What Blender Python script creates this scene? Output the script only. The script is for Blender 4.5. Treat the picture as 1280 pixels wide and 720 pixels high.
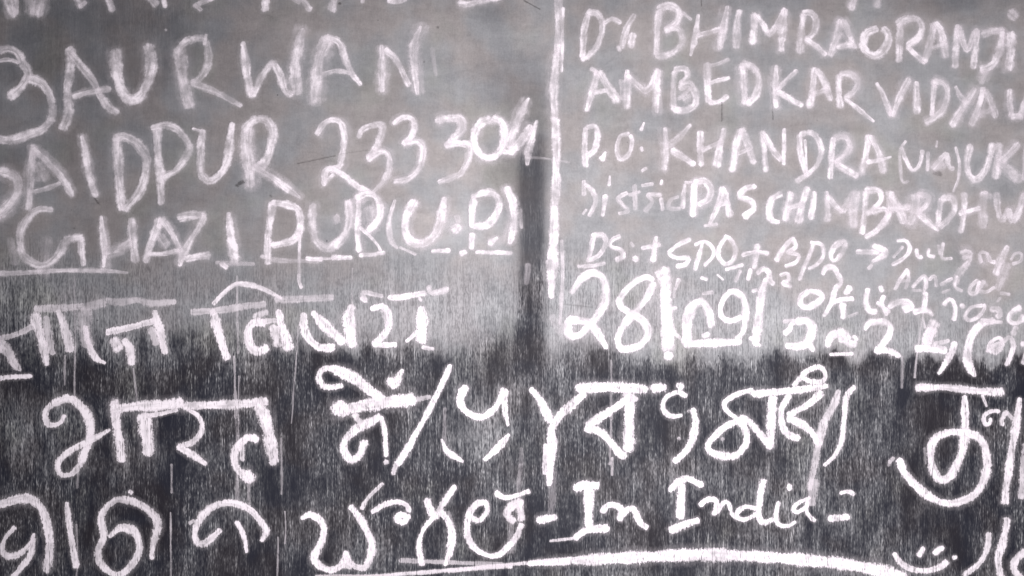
import bpy, math, random
import numpy as np

# ------------------------------------------------------------------ clear, camera, light, exposure
for o in list(bpy.data.objects):
    bpy.data.objects.remove(o, do_unlink=True)
random.seed(7)
rng = np.random.default_rng(11)
SC = bpy.context.scene
COL = SC.collection
S = 0.00125                       # metres per unit of the board's own drawing grid (1280 x 720 units = 1.6 x 0.9 m)
CX, CY = 640.0, 360.0
CAM_D = 2.3

cam_d = bpy.data.cameras.new('camera')
cam = bpy.data.objects.new('camera', cam_d)
COL.objects.link(cam)
cam.location = (0, -CAM_D, 1.5)
cam.rotation_euler = (math.radians(90), 0, 0)
cam_d.sensor_width = 36
cam_d.lens = 36 * CAM_D / (1280 * S)
cam_d.clip_start = 0.05
cam_d.clip_end = 50
SC.camera = cam

w = bpy.data.worlds.new('World'); SC.world = w
w.use_nodes = True
w.node_tree.nodes['Background'].inputs[0].default_value = (0.95, 0.93, 1.0, 1)
w.node_tree.nodes['Background'].inputs[1].default_value = 0.22

ld = bpy.data.lights.new('room_lamp', 'AREA')
ld.shape = 'RECTANGLE'; ld.size = 0.9; ld.size_y = 0.5
ld.energy = 26; ld.color = (1.0, 0.965, 0.98)
lo = bpy.data.objects.new('room_lamp', ld); COL.objects.link(lo)
lo.location = (0.20, -1.25, 1.36)
lo.rotation_euler = (math.radians(90), 0, math.radians(3))

SC.view_settings.view_transform = 'Standard'
SC.view_settings.look = 'None'
SC.view_settings.exposure = 0.0
SC.view_settings.gamma = 1
SC.render.engine = 'CYCLES'
SC.cycles.transparent_max_bounces = 48
SC.cycles.max_bounces = 4


def P(x, y, d=0.0):
    return ((x - CX) * S, -d, 1.5 + (CY - y) * S)


# ------------------------------------------------------------------ node helpers
class NT:
    def __init__(self, name):
        self.m = bpy.data.materials.new(name)
        self.m.use_nodes = True
        self.t = self.m.node_tree
        self.t.nodes.clear()

    def n(self, kind, **kw):
        nd = self.t.nodes.new(kind)
        for k, v in kw.items():
            setattr(nd, k, v)
        return nd

    def put(self, sock, v):
        if v is None:
            return
        if hasattr(v, 'is_linked') or hasattr(v, 'links'):
            self.t.links.new(v, sock)
        else:
            sock.default_value = v

    def m_(self, op, a, b=None, c=None, clamp=False):
        nd = self.n('ShaderNodeMath', operation=op, use_clamp=clamp)
        self.put(nd.inputs[0], a); self.put(nd.inputs[1], b); self.put(nd.inputs[2], c)
        return nd.outputs[0]

    def add(self, a, b): return self.m_('ADD', a, b)
    def sub(self, a, b): return self.m_('SUBTRACT', a, b)
    def mul(self, a, b): return self.m_('MULTIPLY', a, b)
    def mad(self, a, b, c): return self.m_('MULTIPLY_ADD', a, b, c)

    def ramp(self, v, a, b, lo=0.0, hi=1.0):
        nd = self.n('ShaderNodeMapRange', interpolation_type='SMOOTHSTEP')
        self.put(nd.inputs[0], v)
        self.put(nd.inputs[1], a); self.put(nd.inputs[2], b)
        self.put(nd.inputs[3], lo); self.put(nd.inputs[4], hi)
        return nd.outputs[0]

    def grid(self):            # surface coordinates in board units, from object space
        tc = self.n('ShaderNodeTexCoord')
        vm = self.n('ShaderNodeVectorMath', operation='SCALE')
        self.t.links.new(tc.outputs['Object'], vm.inputs[0])
        vm.inputs['Scale'].default_value = 1 / S
        return vm.outputs[0]

    def noise(self, co, sx, sz, scale=1.0, detail=2.0, rough=0.5, off=0.0, dist=0.0):
        mp = self.n('ShaderNodeMapping')
        self.t.links.new(co, mp.inputs[0])
        mp.inputs['Scale'].default_value = (sx, 0.0, sz)
        mp.inputs['Location'].default_value = (off, off * 0.37, off * 1.7)
        nz = self.n('ShaderNodeTexNoise')
        self.t.links.new(mp.outputs[0], nz.inputs['Vector'])
        nz.inputs['Scale'].default_value = scale
        nz.inputs['Detail'].default_value = detail
        nz.inputs['Roughness'].default_value = rough
        nz.inputs['Distortion'].default_value = dist
        return nz.outputs[0]

    def attr(self, name):
        nd = self.n('ShaderNodeAttribute', attribute_type='GEOMETRY', attribute_name=name)
        return nd

    def mix(self, f, a, b):
        nd = self.n('ShaderNodeMix', data_type='RGBA')
        self.put(nd.inputs[0], f); self.put(nd.inputs[6], a); self.put(nd.inputs[7], b)
        return nd.outputs[2]


CHALK = (0.86, 0.80, 0.845, 1)


def mat_board():
    k = NT('blackboard_paint')
    co = k.grid()
    dust = k.attr('dust').outputs['Fac']
    grainy = k.attr('streak').outputs['Fac']
    # soft rubbed-chalk clouding
    c1 = k.noise(co, 1, 1, 0.012, 5, 0.60, 3.1, 0.6)
    c2 = k.noise(co, 1, 0.7, 0.055, 4, 0.6, 9.7, 0.4)
    c3 = k.noise(co, 1, 1, 0.45, 3, 0.65, 1.3)
    cloud = k.add(k.add(k.mul(k.sub(c1, 0.5), 0.24), k.mul(k.sub(c2, 0.5), 0.24)), k.mul(k.sub(c3, 0.5), 0.26))
    vs = k.noise(co, 1, 0.03, 0.10, 4, 0.65, 5.5)
    hz = k.noise(co, 0.22, 1.0, 0.075, 5, 0.7, 12.5, 0.5)
    gx = k.noise(co, 1, 1, 0.14, 6, 0.75, 17.5)
    cloud = k.add(cloud, k.add(k.mul(k.sub(hz, 0.5), 0.17), k.mul(k.sub(gx, 0.5), 0.22)))
    wipe = k.noise(co, 0.5, 1.0, 0.028, 6, 0.7, 88.5, 1.2)
    cloud = k.add(cloud, k.mul(k.sub(k.ramp(wipe, 0.44, 0.56), 0.5), 0.05))
    cloud = k.add(cloud, k.mul(k.sub(vs, 0.5), k.mad(grainy, 0.3, 0.06)))
    soft = k.mul(dust, k.add(1.0, k.mul(cloud, 1.55)))
    # vertical grain that holds chalk on its ridges
    s1 = k.noise(co, 1.0, 0.070, 0.62, 2, 0.7, 21.0)
    s2 = k.noise(co, 1.0, 0.24, 0.70, 1, 0.7, 47.0)
    s3 = k.noise(co, 1.0, 0.015, 0.25, 3, 0.75, 63.0)
    big = k.noise(co, 1.0, 0.45, 0.019, 7, 0.68, 77.0)
    big2 = k.noise(co, 1.0, 0.22, 0.06, 5, 0.7, 40.0)
    big = k.add(k.mul(big, 0.6), k.mul(big2, 0.4))
    st = k.add(k.add(k.mul(s1, 0.42), k.mul(s2, 0.43)), k.mul(s3, 0.27))
    ridge = k.ramp(st, 0.585, 0.76)
    fine = k.ramp(st, 0.44, 0.64)
    sp = k.noise(co, 1.0, 0.55, 0.33, 1, 0.5, 91.0)
    speck = k.ramp(sp, 0.76, 0.84)
    bigw = k.m_('MINIMUM', k.ramp(big, 0.38, 0.62, 0.05, 1.7), k.ramp(dust, 0.12, 0.25, 1.65, 0.9))
    streaks = k.add(k.mul(k.mul(ridge, 0.40), bigw), k.add(k.mul(k.mul(fine, 0.035), bigw), k.mul(speck, 0.22)))
    base_st = k.mul(k.mul(soft, k.m_('MAXIMUM', bigw, k.ramp(dust, 0.08, 0.25))), k.ramp(fine, 0.0, 1.0, k.ramp(dust, 0.1, 0.3, 0.22, 0.72), k.ramp(dust, 0.1, 0.3, 1.5, 1.15)))
    lower = k.add(base_st, k.mul(streaks, k.m_('MAXIMUM', k.sub(0.80, k.mul(dust, 1.5)), 0.18)))
    tot = k.m_('ADD', k.mul(soft, k.sub(1.0, grainy)), k.mul(lower, grainy), clamp=True)
    # worn paint tints
    t1 = k.noise(co, 1, 1, 0.018, 2, 0.5, 33.0)
    t2 = k.noise(co, 1, 1, 0.014, 2, 0.5, 55.0)
    paint = k.mix(k.ramp(t1, 0.40, 0.66), (0.008, 0.009, 0.018, 1), (0.011, 0.009, 0.014, 1))
    dcol = k.mix(k.ramp(t1, 0.35, 0.65), (0.715, 0.720, 0.735, 1), k.mix(grainy, (0.765, 0.71, 0.69, 1), (0.73, 0.71, 0.73, 1)))
    dcol = k.mix(k.ramp(t2, 0.52, 0.72, 0, 0.55), dcol, (0.715, 0.725, 0.67, 1))
    # small black chips
    ch = k.noise(co, 1, 1, 0.16, 1, 0.5, 15.0)
    chip = k.ramp(ch, 0.795, 0.82, 0.0, 0.75)
    tot = k.mul(tot, k.sub(1.0, chip))
    col = k.mix(tot, paint, dcol)
    bs = k.n('ShaderNodeBsdfPrincipled')
    k.put(bs.inputs['Base Color'], col)
    k.put(bs.inputs['Roughness'], k.ramp(tot, 0.0, 0.4, 0.62, 0.95))
    bs.inputs['Specular IOR Level'].default_value = 0.22
    bh = k.add(k.mul(k.mul(st, grainy), 0.8), k.mul(c3, 0.35))
    bp = k.n('ShaderNodeBump')
    bp.inputs['Strength'].default_value = 0.35
    bp.inputs['Distance'].default_value = 0.0006
    k.put(bp.inputs['Height'], bh)
    k.t.links.new(bp.outputs[0], bs.inputs['Normal'])
    out = k.n('ShaderNodeOutputMaterial')
    k.t.links.new(bs.outputs[0], out.inputs[0])
    return k.m


def mat_chalk():
    """chalk laid on in strokes: 'prof' holds (across, past the end, pressure), 'grit' how much the grain shows"""
    k = NT('white_chalk')
    co = k.grid()
    pr = k.attr('prof')
    sep = k.n('ShaderNodeSeparateXYZ')
    k.t.links.new(pr.outputs['Vector'], sep.inputs[0])
    vx, cap, op = sep.outputs[0], sep.outputs[1], sep.outputs[2]
    grit = k.attr('grit').outputs['Fac']
    r = k.m_('SQRT', k.add(k.mul(vx, vx), k.mul(cap, cap)))
    e1 = k.noise(co, 1, 1, 0.11, 4, 0.65, 2.0)
    e2 = k.noise(co, 1, 0.6, 0.6, 2, 0.6, 8.0)
    e3 = k.sub(k.noise(co, 1.0, 0.12, 0.55, 1, 0.6, 28.0), 0.5)
    r = k.add(r, k.mul(k.mul(e3, grit), 0.5))
    r = k.add(r, k.add(k.mul(k.sub(e1, 0.5), 1.0), k.mul(k.sub(e2, 0.5), k.mad(grit, 0.55, 0.28))))
    core = k.ramp(r, k.mad(grit, 0.22, 0.44), k.mad(grit, -0.06, 1.20), 1.0, 0.0)
    halo = k.ramp(r, 0.7, 2.1, 1.0, 0.0)
    s1 = k.noise(co, 1.0, 0.070, 0.62, 2, 0.7, 21.0)
    s2 = k.noise(co, 1.0, 0.24, 0.70, 1, 0.7, 47.0)
    s3 = k.noise(co, 1.0, 0.015, 0.25, 3, 0.75, 63.0)
    st = k.add(k.add(k.mul(s1, 0.42), k.mul(s2, 0.43)), k.mul(s3, 0.27))
    g_low = k.ramp(st, 0.40, 0.56, 0.0, 1.0)
    sa = k.n('ShaderNodeSeparateXYZ'); k.t.links.new(k.attr('along').outputs['Vector'], sa.inputs[0])
    cb = k.n('ShaderNodeCombineXYZ')
    k.put(cb.inputs[0], k.mul(sa.outputs[0], 0.025)); k.put(cb.inputs[1], k.mul(vx, sa.outputs[1])); k.put(cb.inputs[2], sa.outputs[2])
    nz = k.n('ShaderNodeTexNoise'); k.t.links.new(cb.outputs[0], nz.inputs['Vector'])
    nz.inputs['Scale'].default_value = 1.0; nz.inputs['Detail'].default_value = 3; nz.inputs['Roughness'].default_value = 0.6
    drag = k.ramp(nz.outputs[0], 0.34, 0.60)
    b1 = k.noise(co, 1, 1, 0.055, 4, 0.6, 31.0)
    b2 = k.noise(co, 1, 1, 0.5, 2, 0.6, 71.0)
    b3 = k.noise(co, 1, 1, 0.36, 5, 0.8, 19.0)
    g_up = k.mul(k.mul(k.ramp(b1, 0.34, 0.64, 0.45, 1.22), k.ramp(b3, 0.36, 0.60, 0.78, 1.06)), k.mad(drag, 0.60, 0.58))
    bp_ = k.ramp(k.noise(co, 1, 1, 0.05, 4, 0.65, 66.0), 0.38, 0.62)
    g_lo = k.mul(k.add(k.mul(g_low, k.mad(bp_, -0.42, 0.88)), k.mad(bp_, 0.34, 0.19)), k.mul(k.ramp(b1, 0.28, 0.52, 0.72, 1.05), k.mad(drag, 0.30, 0.78)))
    gr = k.add(k.mul(g_up, k.sub(1.0, grit)), k.mul(g_lo, grit))
    # hard pressure fills the grain
    gr = k.add(k.mul(gr, k.sub(1.25, k.mul(op, 0.32))), k.mul(op, 0.07))
    a = k.mul(k.mul(core, gr), op)
    h = k.mul(k.mul(halo, op), k.mul(gr, 0.13))
    al = k.m_('MAXIMUM', a, h)
    al = k.m_('MINIMUM', al, 0.985)
    al = k.m_('MAXIMUM', al, 0.0)
    bs = k.n('ShaderNodeBsdfDiffuse')
    bs.inputs[0].default_value = CHALK
    bp = k.n('ShaderNodeBump')
    bp.inputs['Strength'].default_value = 0.3
    bp.inputs['Distance'].default_value = 0.0008
    k.put(bp.inputs['Height'], k.add(k.mul(b2, 0.5), a))
    k.t.links.new(bp.outputs[0], bs.inputs['Normal'])
    tr = k.n('ShaderNodeBsdfTransparent')
    mx = k.n('ShaderNodeMixShader')
    k.put(mx.inputs[0], al)
    k.t.links.new(tr.outputs[0], mx.inputs[1]); k.t.links.new(bs.outputs[0], mx.inputs[2])
    out = k.n('ShaderNodeOutputMaterial')
    k.t.links.new(mx.outputs[0], out.inputs[0])
    return k.m


def mat_scratch():
    k = NT('bare_scratch')
    co = k.grid()
    sep = k.n('ShaderNodeSeparateXYZ')
    k.t.links.new(k.attr('prof').outputs['Vector'], sep.inputs[0])
    vx, cap, op = sep.outputs
    r = k.m_('SQRT', k.add(k.mul(vx, vx), k.mul(cap, cap)))
    e = k.noise(co, 1, 1, 0.30, 3, 0.7, 6.0)
    r = k.add(r, k.mul(k.sub(e, 0.5), 2.4))
    al = k.mul(k.ramp(r, 0.5, 1.3, 1.0, 0.0), op)
    bs = k.n('ShaderNodeBsdfDiffuse'); bs.inputs[0].default_value = (0.035, 0.03, 0.03, 1)
    tr = k.n('ShaderNodeBsdfTransparent')
    mx = k.n('ShaderNodeMixShader'); k.put(mx.inputs[0], al)
    k.t.links.new(tr.outputs[0], mx.inputs[1]); k.t.links.new(bs.outputs[0], mx.inputs[2])
    out = k.n('ShaderNodeOutputMaterial'); k.t.links.new(mx.outputs[0], out.inputs[0])
    return k.m


M_BOARD = mat_board(); M_CHALK = mat_chalk(); M_SCR = mat_scratch()

# ------------------------------------------------------------------ the board
root = bpy.data.objects.new('blackboard', None)
COL.objects.link(root)
root.location = (0, 0, 0)
root['label'] = 'black painted blackboard covered in white chalk writing, rubbed grey above and streaked dark below'
root['category'] = 'blackboard'


def sm(t, a, b):
    t = np.clip((t - a) / (b - a), 0, 1)
    return t * t * (3 - 2 * t)


def box(X, Y, x0, x1, y0, y1, sx, sy):
    return sm(X, x0 - sx, x0 + sx) * (1 - sm(X, x1 - sx, x1 + sx)) * sm(Y, y0 - sy, y0 + sy) * (1 - sm(Y, y1 - sy, y1 + sy))


def blob(X, Y, x, y, rx, ry, ang=0):
    c, s = math.cos(math.radians(ang)), math.sin(math.radians(ang))
    u = ((X - x) * c + (Y - y) * s) / rx
    v = (-(X - x) * s + (Y - y) * c) / ry
    return np.exp(-(u * u + v * v))


def vnoise(X, Y, cell, seed):
    r = np.random.default_rng(seed)
    n = 256
    g = r.random((n, n))
    u, v = X / cell + 100.3, Y / cell + 100.7
    i, j = np.floor(u).astype(int), np.floor(v).astype(int)
    fu, fv = u - i, v - j
    fu = fu * fu * (3 - 2 * fu); fv = fv * fv * (3 - 2 * fv)
    a = g[j % n, i % n]; b = g[j % n, (i + 1) % n]; c = g[(j + 1) % n, i % n]; d = g[(j + 1) % n, (i + 1) % n]
    return (a * (1 - fu) + b * fu) * (1 - fv) + (c * (1 - fu) + d * fu) * fv - 0.5


def dust_field(X, Y):
    wob = vnoise(X, Y * 0.3, 45, 1) * 22 + vnoise(X, Y * 0.2, 14, 2) * 14 + vnoise(X, Y * 0.06, 5, 3) * 11 + vnoise(X, Y * 0.5, 26, 4) * 16 * (1 - 0.6 * sm(X, 800, 900))
    Yw = Y + wob
    up = 0.185 + 0.175 * sm(X, 130, 600) + 0.0 * sm(X, 700, 1000) + 0.035 * sm(Y, 60, 240)
    up = up * 1.03 - 0.03 * (1 - sm(Y, 0, 60))
    # heights where the rubbed part ends
    edge = np.interp(X, [-200, 0, 200, 330, 400, 540, 600, 645, 700, 800, 960, 1130, 1300, 1500],
                     [415, 415, 425, 440, 432, 430, 430, 425, 440, 452, 446, 446, 452, 450])
    soft = np.interp(X, [-200, 0, 200, 330, 400, 540, 600, 645, 700, 830, 960, 1300],
                     [70, 70, 62, 44, 16, 24, 42, 44, 34, 18, 11, 9])
    t = np.clip((Yw - (edge - soft)) / (2 * soft), 0, 1)
    low = t * t * (3 - 2 * t)
    lowd = 0.021 + 0.012 * sm(X, 350, 640)
    d = up * (1 - low) + lowd * low
    # streaked band under the third row, left
    band = box(X, Yw, -400, 360, 335, 420, 40, 14)
    d -= 0.0 * band
    d -= 0.03 * box(X, Yw, 300, 640, 330, 430, 30, 10)
    d += 0.05 * box(X, Yw, 430, 640, 372, 425, 25, 10)
    # strip nobody rubbed, between the two columns
    strip = box(X, Y, 647 + vnoise(X, Y, 60, 5) * 6, 681, 165, 440, 7, 40)
    d -= 0.245 * strip
    d -= 0.075 * box(X, Y, 604 + vnoise(X, Y, 50, 6) * 14, 688, 95, 300, 26, 50) * (1 - strip)
    d -= 0.07 * box(X, Y, 636, 690, 70, 420, 18, 50) + 0.03 * blob(X, Y, 655, 215, 34, 26)
    d -= 0.10 * box(X, Y, 590, 680, 400, 470, 30, 22)
    d -= 0.05 * box(X, Y, 590, 640, -400, 120, 14, 40)
    d -= 0.035 * box(X, Y, 700, 770, -300, 60, 14, 30)
    d -= 0.06 * blob(X, Y, 625, 205, 20, 30)
    d += 0.03 * blob(X, Y, 600, 250, 60, 90)
    # right light patches
    d += 0.09 * blob(X, Yw, 700, 410, 22, 55)
    d += 0.07 * blob(X, Yw, 803, 450, 14, 30)
    d -= 0.07 * blob(X, Y, 735, 455, 60, 18)
    d -= 0.05 * blob(X, Y, 775, 345, 12, 30)
    d += 0.015 * blob(X, Y, 980, 385, 30, 55)
    d += 0.0 * blob(X, Y, 1090, 400, 90, 30)
    d += 0.01 * blob(X, Y, 1000, 120, 300, 120)
    d -= 0.05 * blob(X, Y, 905, 375, 26, 30)
    d -= 0.13 * blob(X, Y, 1190, 2, 60, 20, -14)
    d -= 0.05 * blob(X, Y, 1030, 0, 130, 16)
    d -= 0.06 * blob(X, Y, 1195, 300, 26, 40)
    d -= 0.07 * blob(X, Y, 1255, 240, 18, 14)
    d -= 0.035 * blob(X, Y, 900, 150, 420, 9, 5)
    d -= 0.04 * blob(X, Y, 100, 60, 120, 60)
    d -= 0.035 * blob(X, Y, 30, 200, 60, 26)
    d += 0.04 * blob(X, Y, 500, 200, 160, 60)
    d += 0.07 * box(X, Y, 480, 640, 265, 312, 20, 12)
    # lower half: paler clouds and blacker patches
    d += 0.08 * blob(X, Y, 180, 400, 90, 30) + 0.05 * blob(X, Y, 60, 520, 70, 30) + 0.04 * blob(X, Y, 330, 640, 60, 50)
    d += 0.06 * blob(X, Y, 200, 580, 110, 16, -6) + 0.05 * blob(X, Y, 860, 600, 120, 22) + 0.05 * blob(X, Y, 990, 640, 70, 40)
    d += 0.17 * blob(X, Y, 590, 545, 34, 28) + 0.06 * blob(X, Y, 610, 480, 60, 40)
    d += 0.04 * blob(X, Y, 30, 560, 60, 60) + 0.05 * blob(X, Y, 1060, 480, 50, 40)
    d += 0.035 * blob(X, Y, 1010, 520, 60, 80)
    d += 0.045 * blob(X, Y, 480, 690, 90, 22) + 0.04 * blob(X, Y, 700, 460, 70, 30)
    d += 0.05 * blob(X, Y, 650, 590, 20, 50) + 0.06 * box(X, Y, 560, 1180, 712, 900, 40, 8)
    d += 0.03 * blob(X, Y, 1130, 660, 60, 50)
    for (bx, by, rx, ry, q) in ((125, 478, 25, 60, .05), (252, 455, 28, 40, .045), (395, 470, 20, 50, .03), (40, 600, 60, 14, .05),
                                (215, 640, 30, 60, .03), (660, 640, 16, 40, .04), (565, 590, 22, 20, .06), (835, 475, 7, 22, .10),
                                (1215, 470, 60, 20, .03), (1245, 505, 14, 12, .06), (1090, 640, 20, 20, .03), (480, 590, 40, 20, .02)):
        d -= q * blob(X, Y, bx, by, rx, ry)
    # old words rubbed away
    gr = np.random.default_rng(5)
    for i in range(90):
        bx, by = gr.uniform(-100, 1400), gr.uniform(-60, 420)
        d += gr.uniform(-0.028, 0.030) * blob(X, Y, bx, by, gr.uniform(12, 70), gr.uniform(6, 26), gr.uniform(-60, 60))
    d += vnoise(X, Y, 70, 9) * 0.035 + vnoise(X, Y, 24, 10) * 0.018
    st = 0.10 + 0.90 * np.clip((Yw - np.interp(X, [0, 300, 640, 700, 1280], [300, 305, 300, 285, 375])) / 70, 0, 1)
    st = np.clip(st, 0, 1)
    st = np.maximum(st, 0.35 * strip)
    return np.clip(d, 0.008, 0.9), st


xs = np.concatenate([np.linspace(-1400, -60, 60), np.arange(-58, 1340, 2.5), np.linspace(1342, 2700, 60)])
ys = np.concatenate([np.linspace(-620, -60, 30), np.arange(-58, 780, 2.5), np.linspace(782, 1360, 30)])
NX, NY = len(xs), len(ys)
X, Y = np.meshgrid(xs, ys)
D, ST = dust_field(X, Y)
relief = vnoise(X, Y, 160, 21) * 0.0012 + vnoise(X, Y, 40, 22) * 0.0003
V = np.empty((NY * NX + 4, 3))
V[:NY * NX, 0] = ((X - CX) * S).ravel()
V[:NY * NX, 1] = (relief + 0.0010).ravel()
V[:NY * NX, 2] = (1.5 + (CY - Y) * S).ravel()
idx = np.arange(NY * NX).reshape(NY, NX)
F = np.stack([idx[:-1, :-1], idx[1:, :-1], idx[1:, 1:], idx[:-1, 1:]], -1).reshape(-1, 4).tolist()
b0 = NY * NX
for q, (xx, yy) in enumerate(((xs[0], ys[0]), (xs[-1], ys[0]), (xs[-1], ys[-1]), (xs[0], ys[-1]))):
    V[b0 + q] = ((xx - CX) * S, 0.035, 1.5 + (CY - yy) * S)
F.append([b0, b0 + 1, b0 + 2, b0 + 3])
F.append([b0 + 1, b0] + idx[0, :].tolist())
F.append([b0 + 3, b0 + 2] + idx[-1, ::-1].tolist())
F.append([b0, b0 + 3] + idx[::-1, 0].tolist())
F.append([b0 + 2, b0 + 1] + idx[:, -1].tolist())
me = bpy.data.meshes.new('board_surface')
me.from_pydata(V.tolist(), [], F)
for nm, arr in (('dust', D), ('streak', ST)):
    a = me.attributes.new(nm, 'FLOAT', 'POINT')
    vals = np.zeros(len(V), dtype=np.float32); vals[:NY * NX] = arr.ravel(); vals[NY * NX:] = 0.05
    a.data.foreach_set('value', vals)
me.polygons.foreach_set('use_smooth', [True] * (len(F) - 5) + [False] * 5)
me.materials.append(M_BOARD)
me.update()
board = bpy.data.objects.new('board_surface', me)
COL.objects.link(board); board.parent = root

# ------------------------------------------------------------------ chalk strokes
LAY = [0]


def resample(pts, step=2.0):
    p = np.array(pts, float)
    if len(p) == 2:
        q = p
        dense = np.array([q[0] * (1 - t) + q[1] * t for t in np.linspace(0, 1, 24)])
    else:
        ext = np.vstack([2 * p[0] - p[1], p, 2 * p[-1] - p[-2]])
        out = []
        for i in range(1, len(ext) - 2):
            a, b, c, d = ext[i - 1], ext[i], ext[i + 1], ext[i + 2]
            for t in np.linspace(0, 1, 10, endpoint=False):
                out.append(0.5 * ((2 * b) + (-a + c) * t + (2 * a - 5 * b + 4 * c - d) * t * t + (-a + 3 * b - 3 * c + d) * t ** 3))
        out.append(ext[-2])
        dense = np.array(out)
    seg = np.hypot(*np.diff(dense[:, :2], axis=0).T)
    L = np.concatenate([[0], np.cumsum(seg)])
    n = max(3, int(L[-1] / step) + 1)
    s = np.linspace(0, L[-1], n)
    return np.stack([np.interp(s, L, dense[:, c]) for c in range(dense.shape[1])], -1), s


def stroke_mesh(strokes, grit_of, ghost=True):
    V, F, A, G, L = [], [], [], [], []
    full = []
    for st in strokes:
        yy = sum(q[1] for q in st[2]) / len(st[2])
        if yy < 330 and st[0] >= 7 and ghost and random.random() < 0.42:
            dx, dy = random.uniform(-2.5, 2.5), random.uniform(-2, 2)
            full.append((st[0] * random.uniform(1.4, 1.9), 0.20 * random.uniform(0.5, 1.2), [(q[0] + dx, q[1] + dy) for q in st[2]]))
        full.append(st)
    strokes = full
    for st in strokes:
        wd, op, pts = st[0], st[1], [tuple(q) + ((1.0,) if len(q) == 2 else ()) for q in st[2]]
        # a hand never draws quite straight
        p, s = resample(pts)
        n = len(p)
        hw = wd * 0.59 * p[:, 2]
        ph = random.uniform(0, 6.28)
        hw = hw * (1 + 0.10 * np.sin(s / 8.3 + ph) + 0.07 * np.sin(s / 19.0 + 2 * ph))
        tx = np.gradient(p[:, 0]); ty = np.gradient(p[:, 1])
        ln = np.hypot(tx, ty) + 1e-9; tx /= ln; ty /= ln
        # extend past both ends for the rounded tip
        e = [1.9, 1.0, 0.45]
        tr = min(0.45 * wd * 0.5 * p[0, 2], s[-1] * 0.25)
        tr2 = min(0.45 * wd * 0.5 * p[-1, 2], s[-1] * 0.25)
        for c_ in (0, 1):
            p[:, c_] = np.interp(np.linspace(tr, s[-1] - tr2, n), s, p[:, c_])
        hd = [(p[0, 0] - tx[0] * hw[0] * k, p[0, 1] - ty[0] * hw[0] * k, hw[0], tx[0], ty[0], k) for k in e]
        tl = [(p[-1, 0] + tx[-1] * hw[-1] * k, p[-1, 1] + ty[-1] * hw[-1] * k, hw[-1], tx[-1], ty[-1], k) for k in e[::-1]]
        pv = 1 + 0.16 * np.interp(s, np.linspace(0, s[-1] + 1e-6, 7), np.random.default_rng(int(ph * 1e4)).uniform(-1, 1, 7))
        pv[:2] *= 1.12; pv[-2:] *= 1.12
        op = op * random.uniform(0.9, 1.08)
        pv = np.concatenate([[pv[0]] * 3, pv, [pv[-1]] * 3])
        rows = hd + [(p[i, 0], p[i, 1], hw[i], tx[i], ty[i], 0.0) for i in range(n)] + tl
        # square-ish chalk tips: the end coordinate starts inside the last half width
        LAY[0] = (LAY[0] + 1) % 34
        sd = random.uniform(0, 50); fr = wd * 0.11
        d = 0.0012 + 0.00005 * LAY[0]
        base = len(V)
        cols = (-1.9, -1.0, 0.0, 1.0, 1.9)
        ri = 0
        for (x, y, h, ax, ay, cp) in rows:
            ss = ri * 2.0; ri += 1; d += 6e-7
            for c in cols:
                X_, Y_ = x - ay * h * c, y + ax * h * c
                V.append(P(X_, Y_, d)); A.append((c, cp * 1.2, op * pv[ri - 1])); L.append((ss, fr, sd)); G.append(grit_of(Y_, X_))
        for i in range(len(rows) - 1):
            for j in range(4):
                a = base + i * 5 + j
                F.append((a, a + 5, a + 6, a + 1))
    return V, F, A, G, L


def grit_of(y, x):
    y0 = 330 if x < 690 else 385
    return min(1.0, max(0.12, (y - y0) / 70.0))


def make(name, strokes, parent, mat=None, label=None):
    V, F, A, G, L = stroke_mesh(strokes, grit_of, mat is None)
    me = bpy.data.meshes.new(name)
    me.from_pydata(V, [], F)
    a = me.attributes.new('prof', 'FLOAT_VECTOR', 'POINT')
    a.data.foreach_set('vector', np.array(A, dtype=np.float32).ravel())
    a = me.attributes.new('along', 'FLOAT_VECTOR', 'POINT')
    a.data.foreach_set('vector', np.array(L, dtype=np.float32).ravel())
    g = me.attributes.new('grit', 'FLOAT', 'POINT')
    g.data.foreach_set('value', np.array(G, dtype=np.float32))
    me.materials.append(mat or M_CHALK)
    o = bpy.data.objects.new(name, me)
    COL.objects.link(o); o.parent = parent
    if label:
        o['label'] = label
    return o


def parse(txt, op0):
    """'w[:pressure] x,y[,k] x,y ...' strokes parted by ';'"""
    out = []
    for part in txt.split(';'):
        tk = part.split()
        if not tk:
            continue
        h = tk[0].split(':')
        out.append((float(h[0]), float(h[1]) * op0 if len(h) > 1 else op0,
                    [tuple(float(v) for v in q.split(',')) for q in tk[1:]]))
    return out


def line(name, label, op, letters, kind='letter'):
    e = bpy.data.objects.new(name, None)
    COL.objects.link(e); e.parent = root
    e['label'] = label
    for t in letters.strip().split('\n'):
        t = t.strip()
        if not t:
            continue
        nm = kind
        if t[0] == '#':
            nm, t = t[1:].split(' ', 1)
        make(nm, parse(t, op), e)
    return e

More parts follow.
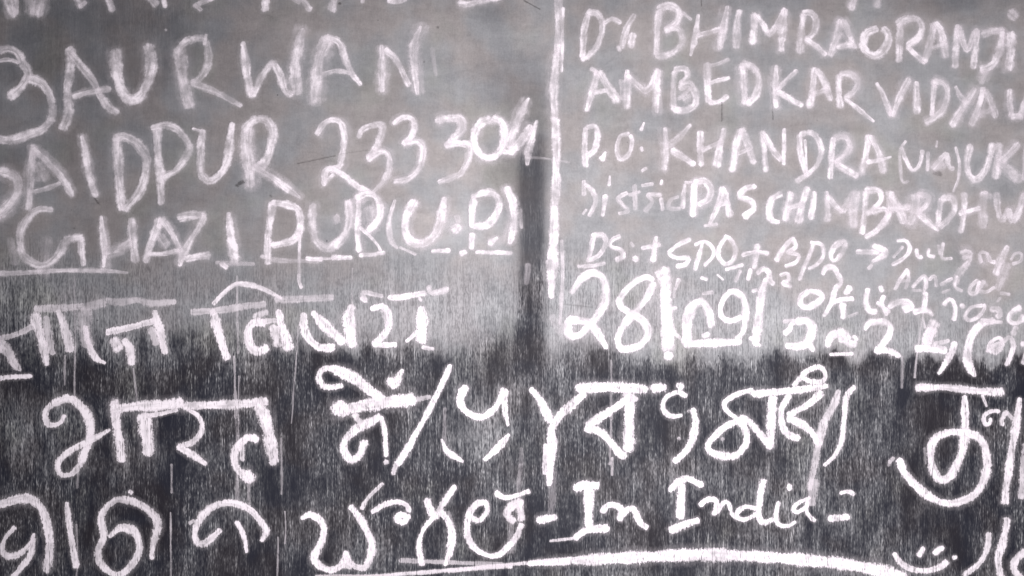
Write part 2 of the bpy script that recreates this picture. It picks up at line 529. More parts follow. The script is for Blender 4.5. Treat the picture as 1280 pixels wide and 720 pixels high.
line('chalk_text', 'cut-off bottoms of faint chalk letters along the top left edge', 0.62, '''
11 6,-15 12,5 18,20; 6 20,-10 21,18
12:.6 44,-14 42,17; 9 56,-14 52,8 49,21
13 94,-12 102,8; 6 100,9 108,3
10 132,-16 137,2 141,14
11:.6 184,-6 196,6; 6 203,-10 207,9
6 243,8 256,2 270,-3; 5 243,6 252,13
11 332,-12 332,14
8 370,-8 380,2 388,13; 6:.6 362,-4 375,4
10:.8 420,-12 415,13
6:.6 455,-6 453,4
6 485,1 497,2 508,-1
9:1.4 574,4 585,5 605,0 625,-5
''')
line('chalk_text', 'large chalk word BAURWAN', 0.66, '''
11 -6,64 12,61 24,68 30,80 36,92 29,107 13,121; 5:.8 -6,77 12,75 24,79; 11 38,98 52,104 63,120 66,143 55,160 35,169 15,175 -8,173
12:.9 87,62 88,85 85,115 86,140 79,161; 10 90,68 104,85 118,103 125,118 136,134 147,141; 7 92,122 110,116 138,111; 8:.5 88,60 94,66
13 145,64 146,85 150,105 158,121 168,125 178,118 187,98 190,78 186,57
14:.9 224,62 227,85 231,110 237,134; 9 220,66 230,54 245,48 256,50 261,70 258,86 248,99 240,104; 8 240,104,1.1 262,112 285,123,.9 302,132,.6; 4 258,43 256,56
11:1.15 304,53,.7 307,80 311,105 315,120; 9 316,120 325,100 335,84 342,77; 10 342,77 350,95 357,114 366,118; 12 371,117 369,85 374,55 379,36,.5
14 410,48 400,70 396,97 394,127,.8; 9 408,47 424,53 432,75 440,92 451,106,.6; 6 404,93 420,89 438,91
10 477,57,.6 478,80 477,114; 8 481,62 495,75 505,94 511,107; 10:1.1 526,33,.4 517,58 518,85 522,118,.4
''')
line('chalk_text', 'chalk word SAIDPUR with the number 233304', 0.70, '''
12:.85 -6,214 10,216 22,224 22,240 10,258 -4,270
9:.75 43,182 39,212 38,240 36,262; 9:.85 42,186 60,202 76,220 86,236 91,245,.6; 6:.9 37,240 55,237 76,229; 16:.35 48,205 55,225
9:1.05 103,170,.6 107,190 112,218 120,246,.8
13:.9 147,172 148,200 150,232 153,262,.7; 11:.85 144,174 155,171 172,180 183,197 183,216 175,240 156,262
11:.85 197,160 198,190 201,222 202,255,.7; 9:.95 190,160 208,157 222,162 234,177 236,190 223,211 205,222
10 254,163,.7 251,190 252,214 261,226 275,219 285,200 288,175 291,154,.7; 4 241,161 252,164
14:1.05 309,160 308,180 311,205 314,233,.8; 11 306,162 316,151 333,150 341,165 338,186 331,203 321,211; 9 318,209 340,222 358,235 375,247,.4
#digit 8:1.1 396,168,.8 404,156 415,150 426,154 431,172 428,192 424,208 412,213; 8:1.05 405,232,.7 407,216 414,211 430,219 445,232 462,240; 5 408,228 417,218
#digit 9 448,172,.7 453,162 465,157 478,157 476,170 470,184 461,199; 8:1.05 460,199 474,190 484,192 487,209 480,226 466,241,.6
#digit 8:1.2 492,155,.8 503,147 516,149 518,162 512,174 504,180 520,177 528,184 528,198 523,212 510,224 493,227,.7
#digit 10:1.25 545,151 560,148 575,149 577,162 568,172 557,183; 9:1.25 557,182 575,179 587,183 585,199 577,216 565,222 548,228,.7
#digit 10:1.35 613,149 600,155 593,170 595,186 605,196 618,196 628,184 631,166 627,153 616,148
#digit 10:1.4 661,123,.3 652,140 643,163 637,185; 10:1.4 640,188 652,175 664,158; 9:1.35 671,151,.5 665,170 660,190 659,206,.4; 8:1.2 630,190 642,190
''')
line('chalk_text', 'chalk words GHAZI PUR (U.P.) ending the left address', 0.78, '''
10:.8 66,262,.7 50,262 38,270 28,286 26,302 30,320 42,329 54,332 66,327 76,315 84,301 103,296; 8:.9 102,297 103,315 105,332
8:.95 127,270,.5 129,292 131,314 130,334,.6; 10:.8 166,274 167,300 170,327; 8:.6 134,316 150,311 164,302
10:.85 200,274 193,294 186,313 182,327; 8:.85 202,274 211,285 220,300 226,314; 6:.9 185,318 205,317 224,313; 14:.4 200,296 208,308
10:1.1 223,272 240,269 257,269; 9:1.05 256,270 248,285 238,301 229,318 225,332,.6; 9:1.1 232,324 246,321 262,319
12:1.3 286,266,.4 288,288 291,310 294,327; 6:1.1 277,330 284,335
9 341,254 338,275 335,298 335,330; 9:1.1 340,253 357,255 372,262 376,280 370,297 355,304 340,307; 4:.9 375,285 374,345 377,360
10 392,255 390,275 393,295 403,308 416,308 428,298 436,280 436,252; 8:.6 420,270 422,276; 8:.5 440,250 442,285
8:1.2 449,248 448,270 447,292 449,314; 9:1.25 446,248 458,242 470,246 476,262 470,279 460,289; 4:1.1 450,284 462,295 472,306 478,318; 6:1.25 450,319 465,318 481,316; 16:.5 462,262 463,272
7:.95 494,250,.5 488,270 486,288 490,302 497,310,.6
11:1.3 518,252 508,270 507,289 515,302 528,304 540,297 550,280 553,262 556,247,.7
12:1.1 567,288 574,283; 7:.6 571,270 573,278
9:1.25 592,250 590,270 590,284; 8:1.2 590,292 589,311; 9:1.3 590,247 603,241 617,242 624,255 619,270 608,281 592,283
9:1.2 611,305,1.2 622,297,.5
10:1.3 633,234 640,250 643,270 641,290 637,304,.5
#underline 6:.62 -8,342 30,341 80,338 125,338 160,341,.4
#underline 5:.6 270,328 292,329 318,330; 4:.7 275,330 283,334
#underline 6:.5 326,320 345,325 370,326 398,326; 6:1.1 383,323 403,324; 6:1.1 415,322 440,322; 4:.6 400,323 420,323
#underline 6:1.1 540,314 562,313; 6:.9 575,317 583,315; 6:1.1 595,315 640,316; 4:.7 500,309 520,318
''')
line('chalk_text', 'chalk words in Indic script on the grey streaked band at left, starting at the left edge', 0.95, '''
7:.55 -6,424 10,421 26,416 41,408; 12:.62 1,430 12,442 19,455 26,463,.5; 6:.9 -8,474,1.2 15,471 40,470,.7; 5:.5 -6,400 2,440
11:.78 44,394 50,415 56,438 59,456,.5; 9:.5 58,396 62,425 66,442
9:.5 44,386 75,385 105,383 131,378
10:.82 73,388,.6 81,408 89,438
7:.85 107,408 111,428 119,446 132,454,.4; 15:.35 107,388 106,412 111,432
8:.45 133,375 150,378 172,375 190,379 220,377
7:.9 134,415 155,411 175,406 193,401; 13:.7 142,424 150,436; 9:.92 156,425 163,436 165,455
10:.98 194,388,.6 199,408 207,441,.7; 9:.5 190,410 196,430
''')
line('chalk_text', 'chalk word in Indic script on the grey streaked band, under a hooked arc', 1.0, '''
8:.5 240,390 270,388 300,384 331,380
6:.9 267,380,.8 280,366 293,356 305,355 320,358 335,364 352,373,.5
11:1 266,388,.6 272,410 284,449,.7
10:.9 331,404 318,403 310,414 312,430 322,439 334,434; 8:.55 318,396 335,390; 11:1.05 348,388,.7 353,410 361,436; 7:.7 330,402 345,400; 12:.6 342,408 348,432
8:.5 345,374 370,374 390,373 416,372
9:1 380,392 380,410 388,425 400,434 417,434; 12:1 391,390,.6 405,405 420,420 430,427; 13:1 440,382,.7 436,400 440,432
6:.7 451,372 458,376 454,366 478,370; 7:.9 486,372 505,371 532,366; 7:.75 536,358 540,366 560,361; 8:1 464,386,.7 478,383 486,392 486,406 480,419 467,431; 6:1 467,431 495,431; 10:.4 480,385 486,405
14:1 527,384,.5 527,400 527,427; 5:.9 508,427 518,418 522,413; 5:.6 528,434 542,436; 5:.8 524,372 527,376
''')
o = make('dividing_line', parse('9:.74 698,-12 698,40 696,70; 10:.68 696,68 693,95 692,120 694,150; 11:.9 694,148 695,180 695,220 693,262; 12:1.05 693,258 692,300 690,340 689,372,.6; 5:.5 702,300 703,345 700,405; 4:.7 704,10 702,90', 1.0), root, None, 'long upright chalk line dividing the two columns of writing')
line('chalk_text', 'cut-off letter feet at the top edge of the right column', 0.5, '''
9 1069,-12 1064,12
10:.8 1096,-10 1096,8
''')
line('chalk_text', 'chalk words Dr. BHIMRAO RAMJI, first row of the right column', 0.78, '''
8 735,17 730,40 728,72; 8 735,15 747,18 753,32 748,54 736,70 727,75
6 755,29 765,24 776,29; 9:.9 793,18,.7 784,35 777,60,.7; 5:.8 772,58 775,64
9:1 791,43 788,59
8 824,14 821,40 820,68; 9:.95 822,11 836,7 848,14 846,27 832,38; 8:.95 832,38 847,36 853,50 846,62 832,70 820,70
8:.85 873,18,.5 869,45 863,70,.4; 9:.95 909,8,.6 904,35 899,60; 7:.8 872,45 888,40 902,36; 4:.7 853,16 864,25
11:.85 924,13,.7 921,36 920,60,.7
10 943,18 942,40 940,54; 8 945,20 954,31 961,43 970,32 981,12; 11 981,14,.7 978,36 976,64,.8
9 1004,18 1001,42 999,66; 8 1004,16 1015,17 1020,28 1016,42 1007,50; 7 1007,50 1020,58 1032,69
9:.85 1050,25 1046,45 1038,70; 9:.85 1052,27 1060,40 1068,60; 9:.7 1046,59 1064,56
10 1096,36 1083,42 1078,55 1085,67 1097,69 1107,58 1110,44 1103,35
9:.95 1125,30 1124,52 1123,77; 9:.9 1121,30 1132,24 1146,24 1152,34 1148,47 1134,57; 8:.9 1134,58 1145,69 1157,77
9:.95 1167,29 1163,52 1156,76; 9:.95 1169,28 1177,42 1182,71; 7:.8 1166,60 1182,54
9:.95 1197,32 1195,58 1193,84; 8:.9 1199,36 1205,57 1210,62 1216,46 1221,37; 8:.9 1221,37 1219,60 1216,85
8:.85 1228,43 1240,39 1254,38; 10:.9 1252,40 1250,60 1244,75 1236,84 1226,87
12:.95 1264,42 1263,65 1261,86; 14:.7 1264,17 1268,20
8:.35 1230,90 1226,104
''')
line('chalk_text', 'chalk words AMBEDKAR VIDYALA, second row of the right column', 0.80, '''
9 747,90 741,112 733,139,.7; 10:.9 749,90 759,107 772,126; 6:.8 742,116 759,113; 6:.5 738,86 746,90
10:.9 784,88,.6 784,110 783,135; 8 784,95 797,107 806,114 815,105 822,87; 9:1.1 822,88 820,115 821,141,.7; 6:.5 776,100 778,125
8:.95 843,90 841,115 842,137; 7:.9 843,88 855,86 859,95 850,105; 9:.95 849,110 861,105 869,118 868,132 856,138 842,138; 6:.8 848,124 864,110; 10:.4 855,125 862,120
9 884,80 884,105 886,128; 5:.7 888,82 900,79 911,74; 5:.75 886,104 905,99 912,97; 7 886,129 899,127 909,120
9 928,80 929,105 931,129; 9:.95 928,80 941,83 948,97 945,117 934,131; 6:.6 940,84 944,90
9:1.05 970,82,.5 969,105 970,134; 6:.9 996,88 985,98 971,112; 8 972,115 985,122 1003,132
9:1.0 1018,86 1016,106 1012,134; 9:.8 1020,88 1030,102 1038,125; 8:.6 1015,118 1034,112
9:1 1049,94 1048,113 1050,134; 8 1050,93 1063,93 1072,103 1068,113 1056,123; 6:.95 1056,124 1072,136 1092,152,.6
7:.9 1095,104,.7 1104,120 1114,145; 9:.95 1136,99 1125,120 1115,146,.6
9:1.05 1145,103,.8 1145,120 1146,141
7:.95 1167,102 1166,122 1164,145; 8:.9 1167,102 1180,105 1184,118 1178,137 1166,148 1156,153
7:.9 1194,108,.7 1200,120 1208,129; 10:.95 1218,111,.6 1208,126 1198,142 1190,157
8:1 1229,110 1223,132 1214,156; 9:.8 1231,112 1237,126 1244,146; 8:.6 1223,143 1240,138
8:.9 1262,112 1262,130 1264,145; 8:.9 1264,145 1276,145
7:.8 1288,108 1279,130 1275,148
''')
line('chalk_text', 'chalk words P.O. KHANDRA (Via) UK, third row of the right column', 0.84, '''
7 732,160 731,185 732,208; 7:.95 732,160 744,158 747,171 743,187 735,195
7:1.1 752,200 757,190,.5
6 786,167 775,171 771,187 776,199 786,192 790,178 788,169
5:.95 801,163 805,153,.6; 5:.6 801,184 803,189; 4:.5 802,214 808,210
8:.85 831,160,.6 832,186 830,212; 8:.7 863,156,.6 850,170 836,183; 8:.85 840,188 853,196 868,206
8:.9 875,165 875,186 876,207; 9:.9 905,161,.7 900,182 896,207; 6:.8 877,188 890,182 902,176
9:.85 925,162 919,188 915,214; 9:.85 927,162 935,182 942,204; 6:.7 922,192 938,186
8:.85 953,165 955,187 957,214; 8:.85 955,168 965,186 977,201; 6:.9 980,161 979,206
8:.95 999,168 1001,195 1008,220; 7 1000,168 1014,166 1024,178 1025,196 1015,213 995,227; 3:.8 1006,175 1008,214
8:.95 1041,172 1039,196 1037,223; 8:.9 1042,173 1056,172 1062,182 1055,195 1043,203; 8:.95 1045,205 1058,212 1072,220
9:.95 1086,170 1082,192 1077,218; 8:.95 1088,170 1098,190 1104,215; 6:.9 1083,203 1100,200 1114,196,.5
4:.55 1132,176 1125,188 1125,210 1128,228 1136,226
5:.75 1126,184 1132,200 1140,213 1149,206 1153,188
5:.6 1160,190 1159,213; 3:.7 1171,176 1170,184; 10:.35 1166,210 1180,206
7:.6 1165,211 1175,200 1183,193 1185,206 1191,212
4:.7 1194,184 1199,205 1197,225 1191,240
9:1 1212,182 1208,204 1211,219 1220,225 1230,215 1237,196 1241,180
10:.7 1248,180 1246,204 1244,222; 9:.75 1272,180 1260,194 1250,202; 14:.5 1250,204 1262,214 1274,226
8:.8 1284,182 1280,225
''')
line('chalk_text', 'chalk words District PASCHIM BARDHWA, fourth row of the right column', 0.88, '''
6:.85 730,226 730,244; 6:.8 731,230 741,240 744,253 736,270; 4:.5 728,268 733,262
5:.8 762,220,.5 761,232; 6:.95 757,244 753,270
5:.7 784,241 772,248 779,257 785,264 773,267
6:.6 793,231 794,262; 4:.5 786,244 800,240
6:.55 806,264 815,252 809,243 826,244; 4:.6 802,232 816,230
5:.8 827,225 826,231; 5:.75 826,248 828,263
5:.6 848,246 838,250 836,260 850,261
6:.8 856,230 853,260; 4:.6 856,228 866,228
9:1.15 868,230 867,250 866,270,.8; 9:1.15 868,228 880,226 888,236 885,249 873,256
9:1.05 903,234,.7 898,255 887,280,.5; 9:1 904,236 908,250 912,270; 6:.9 896,257 910,253; 4:.6 880,282 896,280
8:1.05 944,233 931,236 925,246 938,251 942,261 930,271
9:1 977,242 966,248 961,262 964,275 974,278,.6
9:.85 988,240 985,256 982,275; 9:.9 1009,235 1002,256 998,277; 7:.7 985,260 1003,255
8:.85 1018,240 1016,256 1013,274
8:.95 1033,240,.7 1034,260 1034,276; 8:.9 1035,246 1044,257 1053,265; 8:.6 1053,265 1060,252 1067,241; 11:.65 1071,240 1066,262 1066,284
8:1 1082,240 1080,266 1077,292; 8:.95 1082,238 1097,238 1101,249 1092,261 1083,267; 8:.9 1090,265 1106,262 1108,272 1095,288 1081,297
10:.75 1112,240 1111,262 1106,280; 10:.85 1113,244 1122,258 1130,278; 7:.8 1112,262 1136,259
11:.65 1144,244 1143,262 1136,280; 8:.8 1147,243 1160,246 1157,257 1147,266; 8:.95 1148,268 1160,278 1173,288,.6
8:.85 1176,248 1174,264 1172,282; 8:.85 1177,248 1190,247 1193,261 1187,272 1175,284
8:.9 1205,242 1205,264 1201,290; 11:.65 1229,240 1228,262 1228,284; 7:.85 1199,267 1225,260; 6:.7 1226,242 1240,246
8:.85 1245,242 1247,262 1252,276 1260,262; 8:.8 1260,262 1266,276 1274,262 1280,242
''')
line('chalk_text', 'smaller chalk row DS + SDO + BDO with an arrow to a smudged word', 0.92, '''
6 742,295 739,310 735,327; 6 740,294 753,294 757,303 750,317 737,326; 5:.7 722,333 740,332 756,329
6:.9 775,295 765,300 763,308 775,312 779,320 770,325
8 793,323 796,324; 4:.5 788,303 792,308
#plus_sign 6 802,310,.8 825,306; 7 820,296,.7 818,310 816,326
6 862,299 848,306 836,316 845,322 861,322; 7 861,323 857,330 845,333
5 868,306 880,302 890,309 891,320 880,332; 6 879,301,.7 874,318 868,337
6 907,297 899,308 898,321 906,330 916,325 919,312 913,300 906,295
#plus_sign 6:.95 927,319 943,315 960,317; 7:.95 947,306 944,320 942,335
7:.7 991,297 980,309 970,326; 6:.95 990,297 994,308 984,316; 5:.95 986,316 998,319 994,328 981,333; 10:.3 980,315 984,322
6:.95 1017,304 1012,318 1005,334 999,350; 5:.95 1013,303 1027,306 1029,320 1020,331 1010,336
7:.9 1052,302 1042,310 1038,320 1043,326 1051,318; 6:.55 1052,318 1057,304 1052,301
#arrow 7 1070,315 1098,315; 8:.9 1091,307 1105,313 1104,319 1090,327,.6; 6:.5 1090,330 1085,336
5:.8 1121,301 1132,301 1137,311 1130,322 1115,331; 4:.7 1128,308 1116,322
5 1145,311 1147,321 1152,321; 5 1161,311 1160,319 1168,321
4:.7 1172,306 1174,318; 5:.9 1178,304 1177,322 1190,323
7:.65 1200,316 1208,314 1213,318 1204,322; 6:.6 1213,320 1210,328 1204,333
5:.85 1226,328 1224,317 1232,316 1237,326 1243,328; 10:.3 1228,324 1232,326
10:.6 1259,308,.6 1250,326 1244,343; 4:.75 1263,325 1268,317 1276,317 1275,326 1265,330
13:.55 1258,330 1252,345 1247,362,.6
''')
line('chalk_text', 'small smudged chalk word Andal in the right column', 0.80, '''
5 1134,337 1126,348 1118,362; 5 1134,338 1135,350 1131,361; 4:.7 1120,353 1134,350
5:.9 1140,359 1148,350 1156,345 1157,360; 5:.8 1161,350 1168,345 1170,358
5 1175,356 1190,348; 11:.65 1210,328,.6 1198,342 1194,355; 5 1196,345 1193,358 1202,364; 4:.6 1177,366 1187,362
5:.9 1222,350 1213,358 1212,366 1220,366 1224,352; 8:.4 1228,352 1232,358
5:.9 1230,352 1223,362 1232,365 1243,359; 5:.6 1250,366 1262,368
4:.45 1140,363 1152,363
''')
line('chalk_text', 'row of tiny broken chalk strokes above the date, right of its first slash', 0.9, '''
6:.9 849,349,.8 844,362,.5; 3:.7 843,360 842,372
5:.9 876,347 884,349
5:.9 878,367 891,365; 3:.6 896,343 904,350
5:.95 907,337 918,334 928,331; 4:.5 925,338 919,352
6:.9 938,336 935,350
6:.95 946,342 954,336 961,341 962,350 967,355
6:.9 975,344 984,342 985,350 978,354 989,358
6:.9 958,350 952,362
''')
line('chalk_text', 'large white chalk date 28/09/', 1.15, '''
#digit 10 714,366,.7 727,348 742,341 754,349 757,372 750,390 740,403; 10 738,403 724,400 712,401 709,412 716,420 728,416 738,406 749,419 758,435,.6
#digit 8 817,350 808,346 795,351 783,362 773,375; 9 773,374 777,384 790,392 804,402 810,415 803,429 789,435 775,434 773,419 782,402; 9 781,403 795,388 808,372 817,354
#slash 16 828,338 832,352,.9; 14 832,345 832,375 834,400 835,433; 9:.9 833,444 838,445; 7:.6 828,436 842,432; 5:.6 838,386 846,385
#digit 12 858,428 859,402 864,386 876,377 885,388 889,408,.7; 9 856,430 880,429 902,428 926,427; 7:.8 878,420 886,417; 5:.6 844,418 850,422
#digit 7 926,368 915,364 905,372 900,387 904,398 914,401 927,396; 8:.95 918,364 929,373 932,393 928,415 920,424
#slash 10 957,348,.6 951,370 948,395 944,431; 5:.7 940,364 946,362; 5:.7 937,422 950,432
''')
line('chalk_text', 'chalk year 2024 with an opening bracket, ending the date', 1.15, '''
#digit 7 980,417 987,411 989,405 998,400; 5:.8 979,402 992,400; 11 996,402 1008,401 1015,408 1013,420 1007,429; 9 982,432 996,433 1010,431 1017,438,.7
#digit 12:.95 1034,433,.5 1038,422 1047,415; 11:.8 1046,416 1056,419 1060,428 1070,431; 5:.7 1066,420 1071,425; 4:.7 1037,443 1066,442; 8:.6 1048,424 1056,425
#digit 8 1081,412,.6 1086,404 1098,402 1109,404 1113,412 1108,424 1099,434; 9 1094,437 1108,438 1124,445,.6
#digit 13:1.1 1168,402 1162,416 1158,430; 9:1 1144,436 1160,435 1182,438; 12:.5 1166,410 1160,425
#comma 5:.7 1167,430 1186,426; 7:.85 1193,428 1189,440 1181,455 1173,467,.7
#bracket 10:.8 1242,400 1226,405 1214,420 1209,440 1211,457 1218,470,.5; 5:.7 1226,400 1252,403
6:.6 1235,440 1238,428 1249,422 1252,432 1244,440 1236,437; 7:.5 1240,434 1250,430
6:.65 1252,428 1262,422 1266,432 1262,446 1257,456
7:.7 1276,430 1285,428; 6:.6 1278,455 1283,440
''')
line('chalk_text', 'small bright chalk words off line mode above the year', 1.1, '''
8 1010,364 1001,371 1001,381 1010,384 1022,378 1027,370 1021,365 1012,364
7 1028,343,.7 1032,335 1041,334 1046,341 1051,353 1044,361 1040,375 1034,388,.8; 5 1034,388 1029,395
8 1062,359 1056,367; 6 1040,378 1053,374 1066,373; 9 1053,380 1054,398; 4:.5 1060,396 1072,391
8 1084,361 1082,376 1086,388 1095,390
7:.9 1100,358 1102,364; 6:.9 1104,370 1102,380 1108,394; 5:.7 1096,378 1112,390
7 1111,384 1121,378 1134,377 1140,384 1130,388; 9:.8 1128,384 1136,383
9 1157,366,.7 1155,388,.9; 8:.95 1142,390 1156,388 1166,394,.5; 2.4:.4 1154,390 1150,415 1145,450 1143,472; 3:.6 1153,396 1156,410; 4:.6 1158,350 1154,368
6:.9 1179,381 1186,374 1191,377 1194,387 1192,400; 7:.8 1201,381 1204,384
5:.85 1228,382 1214,384 1206,395 1212,400 1222,396 1230,386 1230,380
7:.8 1238,387 1246,386 1250,392 1246,397; 4:.6 1250,372 1246,377
8:.85 1275,384 1264,391 1261,400 1270,404 1280,396; 8:.7 1270,408 1266,418
''')
line('chalk_text', 'large chalk word in Hindi script, first in the row on the dark part', 0.98, '''
5 81,519 76,528 70,531; 8:.9 70,531,.7 61,530 57,520 60,510,.8 72,502 86,498,1.1 100,506,1.3 110,520,1.3 114,535,1.3 111,553,1.2 101,578,1; 7 101,580 92,591 79,594 73,586 75,575 90,562 105,555 118,548 138,537,.6
11:.88 144,503 146,530 150,555 153,576; 5 140,504 148,501
12:.88 142,511 170,508 200,507 228,504,1.1; 5:.9 176,520 200,517 222,512
15:.8 180,520,.9 184,545 187,567
6:.9 235,512,.7 246,518 253,530 250,543 240,553,1.1 224,558; 8:.98 223,558 240,568 258,580,.7
10:.88 232,508 265,506 300,505 333,502
9:.95 322,549 311,547 301,554 294,566 294,580 303,593 314,601; 12:.9 307,590 315,600; 5:.7 303,552 303,575; 15:.9 322,506,.7 330,518 337,545 343,579,.8
''')
line('chalk_text', 'chalk word of one hooked Hindi letter with a triangular dot, left of the slash', 1.0, '''
7 428,482 415,484 404,482 399,472 402,463 414,460,1.2 430,466,1.6 448,476,1.7 463,488,1.6 476,498,1.5
9:1.05 489,476,1.3 494,480,1.2 499,470,.8 503,462,.5; 9 488,474 492,486,.4
14:.98 418,512,1.1 440,510 465,505 490,502 517,499; 10 424,502 432,518; 6:.4 518,500 538,496
8:.9 443,518 453,531; 9:.9 476,520 460,529,1.2 443,538,1.2 431,550; 9:1 431,550 430,563 438,574 449,570 456,552
7 477,521,.7 481,540 483,570,.7; 5:.7 482,577 484,578
''')
make('slash', parse('7:.98 563,457,.8 548,489 530,524 510,560 497,580,1.2; 6:.5 495,580 492,592', 1.0), root, None, 'long chalk slash between the hooked Hindi letter and the U shape')
line('chalk_text', 'chalk U shape standing over a broken lower curve, right of the long slash', 1.0, '''
8:1.05 582,484,1.1 576,494 577,507 588,518 602,521 615,514 625,500 631,487,1.2; 6 632,490 631,512 635,532,.6
7:.95 552,549,.4 558,563 569,571 579,577,.6
8:.95 636,543,.5 622,560 605,575,.7
''')
line('chalk_text', 'chalk letters like a Y and a barred triangular letter in Bengali script', 1.02, '''
9 663,486,.7 675,500 688,526; 10 730,491 715,506 699,520 690,536 690,556 688,578 686,606,.6; 6:.7 682,555 681,592
11 722,485 760,484 800,486 808,485; 10:.9 816,485 832,484
9 782,500 765,512 745,525 733,532,.8; 9 733,534,1.1 750,540 762,551 772,564 781,571; 13 788,494 786,520 786,562; 7:.5 780,492 796,500
''')
line('chalk_text', 'chalk mark like a figure nine with a long comma beside it', 0.98, '''
6:1 857,495 848,490 836,494 829,503 830,513 838,520 852,519,.6; 8:.9 848,481 852,485
8:.95 866,511,.8 869,528 865,550 855,566 843,577,1.1
''')
line('chalk_text', 'chalk word in Bengali script with a small ring above its bar', 1.05, '''
6 940,487 922,492 906,503 908,513 922,524; 8 926,524 910,531 895,543 885,556 889,565 905,570 921,568 933,552 931,536 924,526; 9 925,522 938,529 951,544 964,558
8 940,492 970,490 1000,487 1034,482; 11 965,496 964,525 962,556
8:.9 986,494 977,510 977,530 984,542 998,548; 8:.95 1026,491 1010,505 985,519; 8:.9 984,523 1000,529 1014,540 1021,553
6 1012,477 1002,470 1012,462 1024,459 1031,467 1028,476 1013,477; 5:.8 992,482 1000,472 1008,466
10:.55 1048,488,.5 1041,508 1030,528 1023,556; 8:.5 1022,555 1018,580 1012,612,.6
''')
make('upright_stroke', parse('6:.8 1068,483,1.1 1058,496 1055,520 1052,550 1044,568 1030,582,.7', 1.0), root, None, 'thin chalk stroke curling at its foot, right of the ringed Bengali word')
line('chalk_text', 'chalk Bengali letter with a flat bar and a big looped bowl at the right edge', 1.02, '''
8 1146,485,1.1 1180,484 1215,488 1253,490; 9:.9 1205,495,.8 1206,514 1206,537; 10:.9 1206,540 1203,560 1196,580 1188,594
9 1190,593 1178,600 1168,592 1163,572 1166,552 1180,542 1200,540 1220,545 1231,560 1233,585 1225,609 1208,624 1185,629 1162,621 1142,604 1130,590 1123,574,.9
5:.95 1249,514 1238,514 1230,520 1230,529 1236,530 1238,523; 3:.7 1227,494 1233,508
6:.8 1258,514 1252,524 1253,532; 5:.7 1258,515 1266,524
9:.92 1274,498,.6 1270,530 1263,570 1255,628,.9
9:.5 1282,555 1276,622
''')
line('chalk_text', 'large chalk letters in Indic script at the bottom left corner', 0.92, '''
10:.95 -8,633 15,626 35,623 50,632 58,650 62,674 61,700 58,714,.7; 5 19,659 8,671 3,686,1.3 10,695,1.4 25,692,1.3 38,680 43,667,.7; 7:.95 43,673 38,694 26,711 14,724
7 84,628,.8 87,655 92,685 96,709,1.1
8:.95 190,698,.7 192,680 198,656 189,640,1.1 170,628 150,624 135,632 127,648 130,670 123,690 128,706 140,716 152,718 165,706 174,690 172,670 164,662,1.2 150,660 137,671,.6; 5:.8 162,614 165,616
8 276,662,.9 262,675 252,680 244,672 247,655 260,638 278,629 298,630 315,639 328,654 333,665,1 327,676,.5; 6 296,652 304,667 309,690,.7; 4:.6 237,654 243,650
''')
line('chalk_text', 'chalk W shape and curls in Indic script at the bottom, left of the words In India', 0.98, '''
8:.98 377,648,.7 388,643 400,650 405,663 401,680 393,697 400,707 416,712 430,702 433,689,.7; 8 433,690,.6 438,704 455,709 463,694 465,678 457,660 447,643 438,632,.9; 10:.8 432,702 440,708; 5:.8 452,636 461,621 479,604,.8
6 465,640 480,631 495,627 508,631 512,639; 7 511,644 504,652 496,648 500,643 508,645
8:.9 534,624 538,636 545,645 556,626 569,607,.8; 6 542,646 530,661 524,680 528,706; 8:.9 550,640 560,650 565,670 562,690 556,706,.6
7 591,648 600,650 609,638 606,628 594,631 586,645,1.1 584,668,1.1 593,684 610,694 625,692 640,678
6:.98 620,615 630,622 645,619 662,613; 9:.7 652,627 638,634 634,644 642,652; 8:.6 650,632 652,650; 7:.7 652,655 646,670 639,680
''')
line('chalk_text', 'chalk words - In India - at the bottom of the dark part', 1.05, '''
#dash 8 673,650 695,646
9 719,611,.9 732,606 748,607; 10 736,610 736,635 736,658; 8 719,673 729,664 745,661 759,660
7 753,640 759,632 768,631 776,637 775,649; 7 774,649 784,637 793,638 800,653 809,660
8 837,613,.7 850,601 862,599 878,607; 9 852,606 851,630 850,647; 8 838,663 852,657 873,650
5.5 875,631 885,624 895,627 892,643; 5.5 893,642 905,628 911,630 915,643 923,648
5.5 945,636 933,633 922,639 922,647 932,649 946,642; 7 954,600 950,620 948,643 954,653 966,649,.8
5 973,627,.8 970,644 973,655 985,657 994,652,.7; 6 986,606 987,612
4.5 1012,622 998,628 991,636 997,640 1007,633 1009,624; 4.5:.95 1009,626 1008,640 1018,651; 12:.3 1016,600 1014,630
#dash 5:.8 1050,616 1060,614 1067,618; 7:.95 1036,648 1060,646
#dash 3:.5 687,676 722,672
''')
make('curved_line', parse('4:.6 395,720 480,719 560,713 640,706; 3.5:.7 430,723 640,705,1 680,702,1.6; 8:1.05 660,704,.8 740,699,1.5 800,696,1.6 880,693,1.8 960,696,1.6 1040,703,1.7 1090,711,1.8 1130,722,1.8; 4:.55 560,714 600,710 640,708; 5:.4 500,700 640,706', 1.0), root, None, 'long thick curved chalk line along the bottom edge')
fc = line('smiley_face', 'small chalk smiling face in the bottom right', 1.0, '''
#mouth 7 1117,691,.9 1125,703 1140,711 1157,713 1173,709 1183,702
#eye 6 1148,694 1154,684
#eye 6 1167,691 1178,684
#dot 5:.8 1191,697 1194,696
''')
line('chalk_text', 'chalk strokes and cut-off letter in the bottom right corner', 0.95, '''
6 1235,666,1.1 1233,686 1223,704 1204,719
9:.9 1259,648 1253,678 1247,700,.9 1252,724
8:.95 1282,688 1270,699 1267,711 1277,724
''')
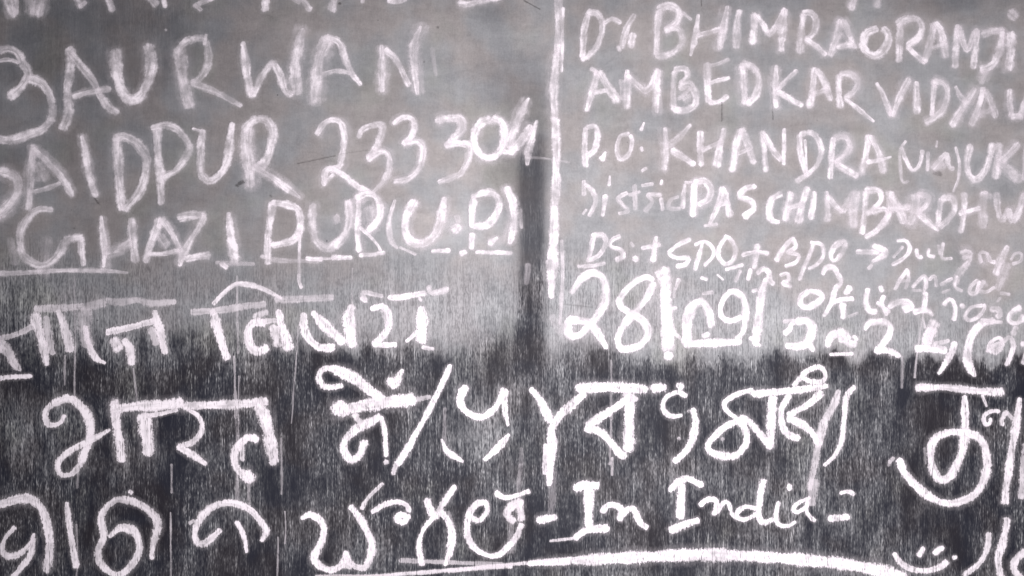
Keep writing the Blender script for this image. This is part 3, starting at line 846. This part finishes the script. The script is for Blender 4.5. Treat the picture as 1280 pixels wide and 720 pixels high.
# thin runs and knocks
for t in ('2.2:.55 377,335 375,380 371,440 366,500 361,560 359,600', '2.4:.55 349,476 350,560 352,610 348,650 346,724', '2.4:.5 354,598 357,655 355,700',
          '2.6:.5 296,345 296,430 297,500', '3.2:.55 293,445 294,600', '2.4:.5 299,470 298,600', '2.4:.42 82,350 83,420 83,500', '2.8:.5 93,345 94,420 93,500 96,590',
          '2.2:.5 167,460 170,485 172,505', '2.4:.55 215,580 215,616', '2.4:.55 214,640 215,722', '3:.6 764,450 764,580', '3:.8 765,572 765,594', '2.4:.35 764,578 760,580',
          '2.6:.4 441,335 441,400', '3:.35 555,365 553,430', '3:.4 1128,445 1127,485', '3:.5 659,197 680,198 712,203', '5:.9 1111,578 1117,572',
          '5:.5 297,600 297,630', '3:.5 311,600 311,640', '3:.4 98,588 97,610', '4:.35 556,510 555,560', '6:.3 652,560 648,640',
          '8:.25 692,590 688,650', '3:.35 1155,560 1157,580', '4:.8 1150,480 1156,482', '3.5:.5 1112,575 1110,582',
          '6:.3 560,640 566,660', '7:.35 660,330 658,355', '10:.35 690,395 700,415', '4:.6 207,37 208,38', '4:.7 860,513 862,515', '4:.7 902,548 904,549', '4:.7 848,547 849,549', '3:.7 448,532 449,533',
          '2.4:.45 96,655 98,700 97,722', '7:.28 640,645 638,690', '4:.5 650,262 652,285', '5:.35 540,60 545,95', '9:.18 60,300 58,345', '7:.2 16,300 22,330'):
    runs = []
    for wd, op, pts in parse(t, 0.50):
        if len(pts) > 1 and abs(pts[-1][1] - pts[0][1]) > 60:      # long runs wander and break
            yy = [q[1] for q in pts]; n = int((yy[-1] - yy[0]) / 16)
            ys_ = np.linspace(yy[0], yy[-1], n); xs_ = np.interp(ys_, yy, [q[0] for q in pts]) + np.cumsum(np.random.default_rng(int(yy[0] + pts[0][0])).normal(0, 0.45, n))
            i = 0
            while i < n - 1:
                j = min(n - 1, i + random.randint(1, 4))
                if random.random() < 0.8:
                    runs.append((wd * random.uniform(0.7, 1.15), op * random.uniform(0.45, 1.35), [(xs_[k], ys_[k], random.uniform(0.6, 1.2)) for k in range(i, j + 1)]))
                i = j
        else:
            runs.append((wd, op, pts))
    for one in runs:
        make('chalk_run', [one], root)
for t in ('4:.8 296,233 305,227', '2:.7 119,248 124,255', '1.2:.6 372,205 420,195', '1.2:.3 424,193 460,188',
          '1.3:.7 902,128 902,152', '1.2:.6 876,-5 877,8', '1.5:.7 655,1 675,12', '3:.7 424,5 426,5', '3:.6 547,34 548,35', '2.5:.5 530,77 531,78', '4:.5 1166,216 1176,218',
          '1.4:.5 964,100 966,150', '2.4:.5 338,244 340,246', '1.4:.7 695,247 699,246', '1.4:.35 700,380 740,384', '2:.5 93,285 94,286'):
    make('scratch', parse(t, 0.42), root, M_SCR)
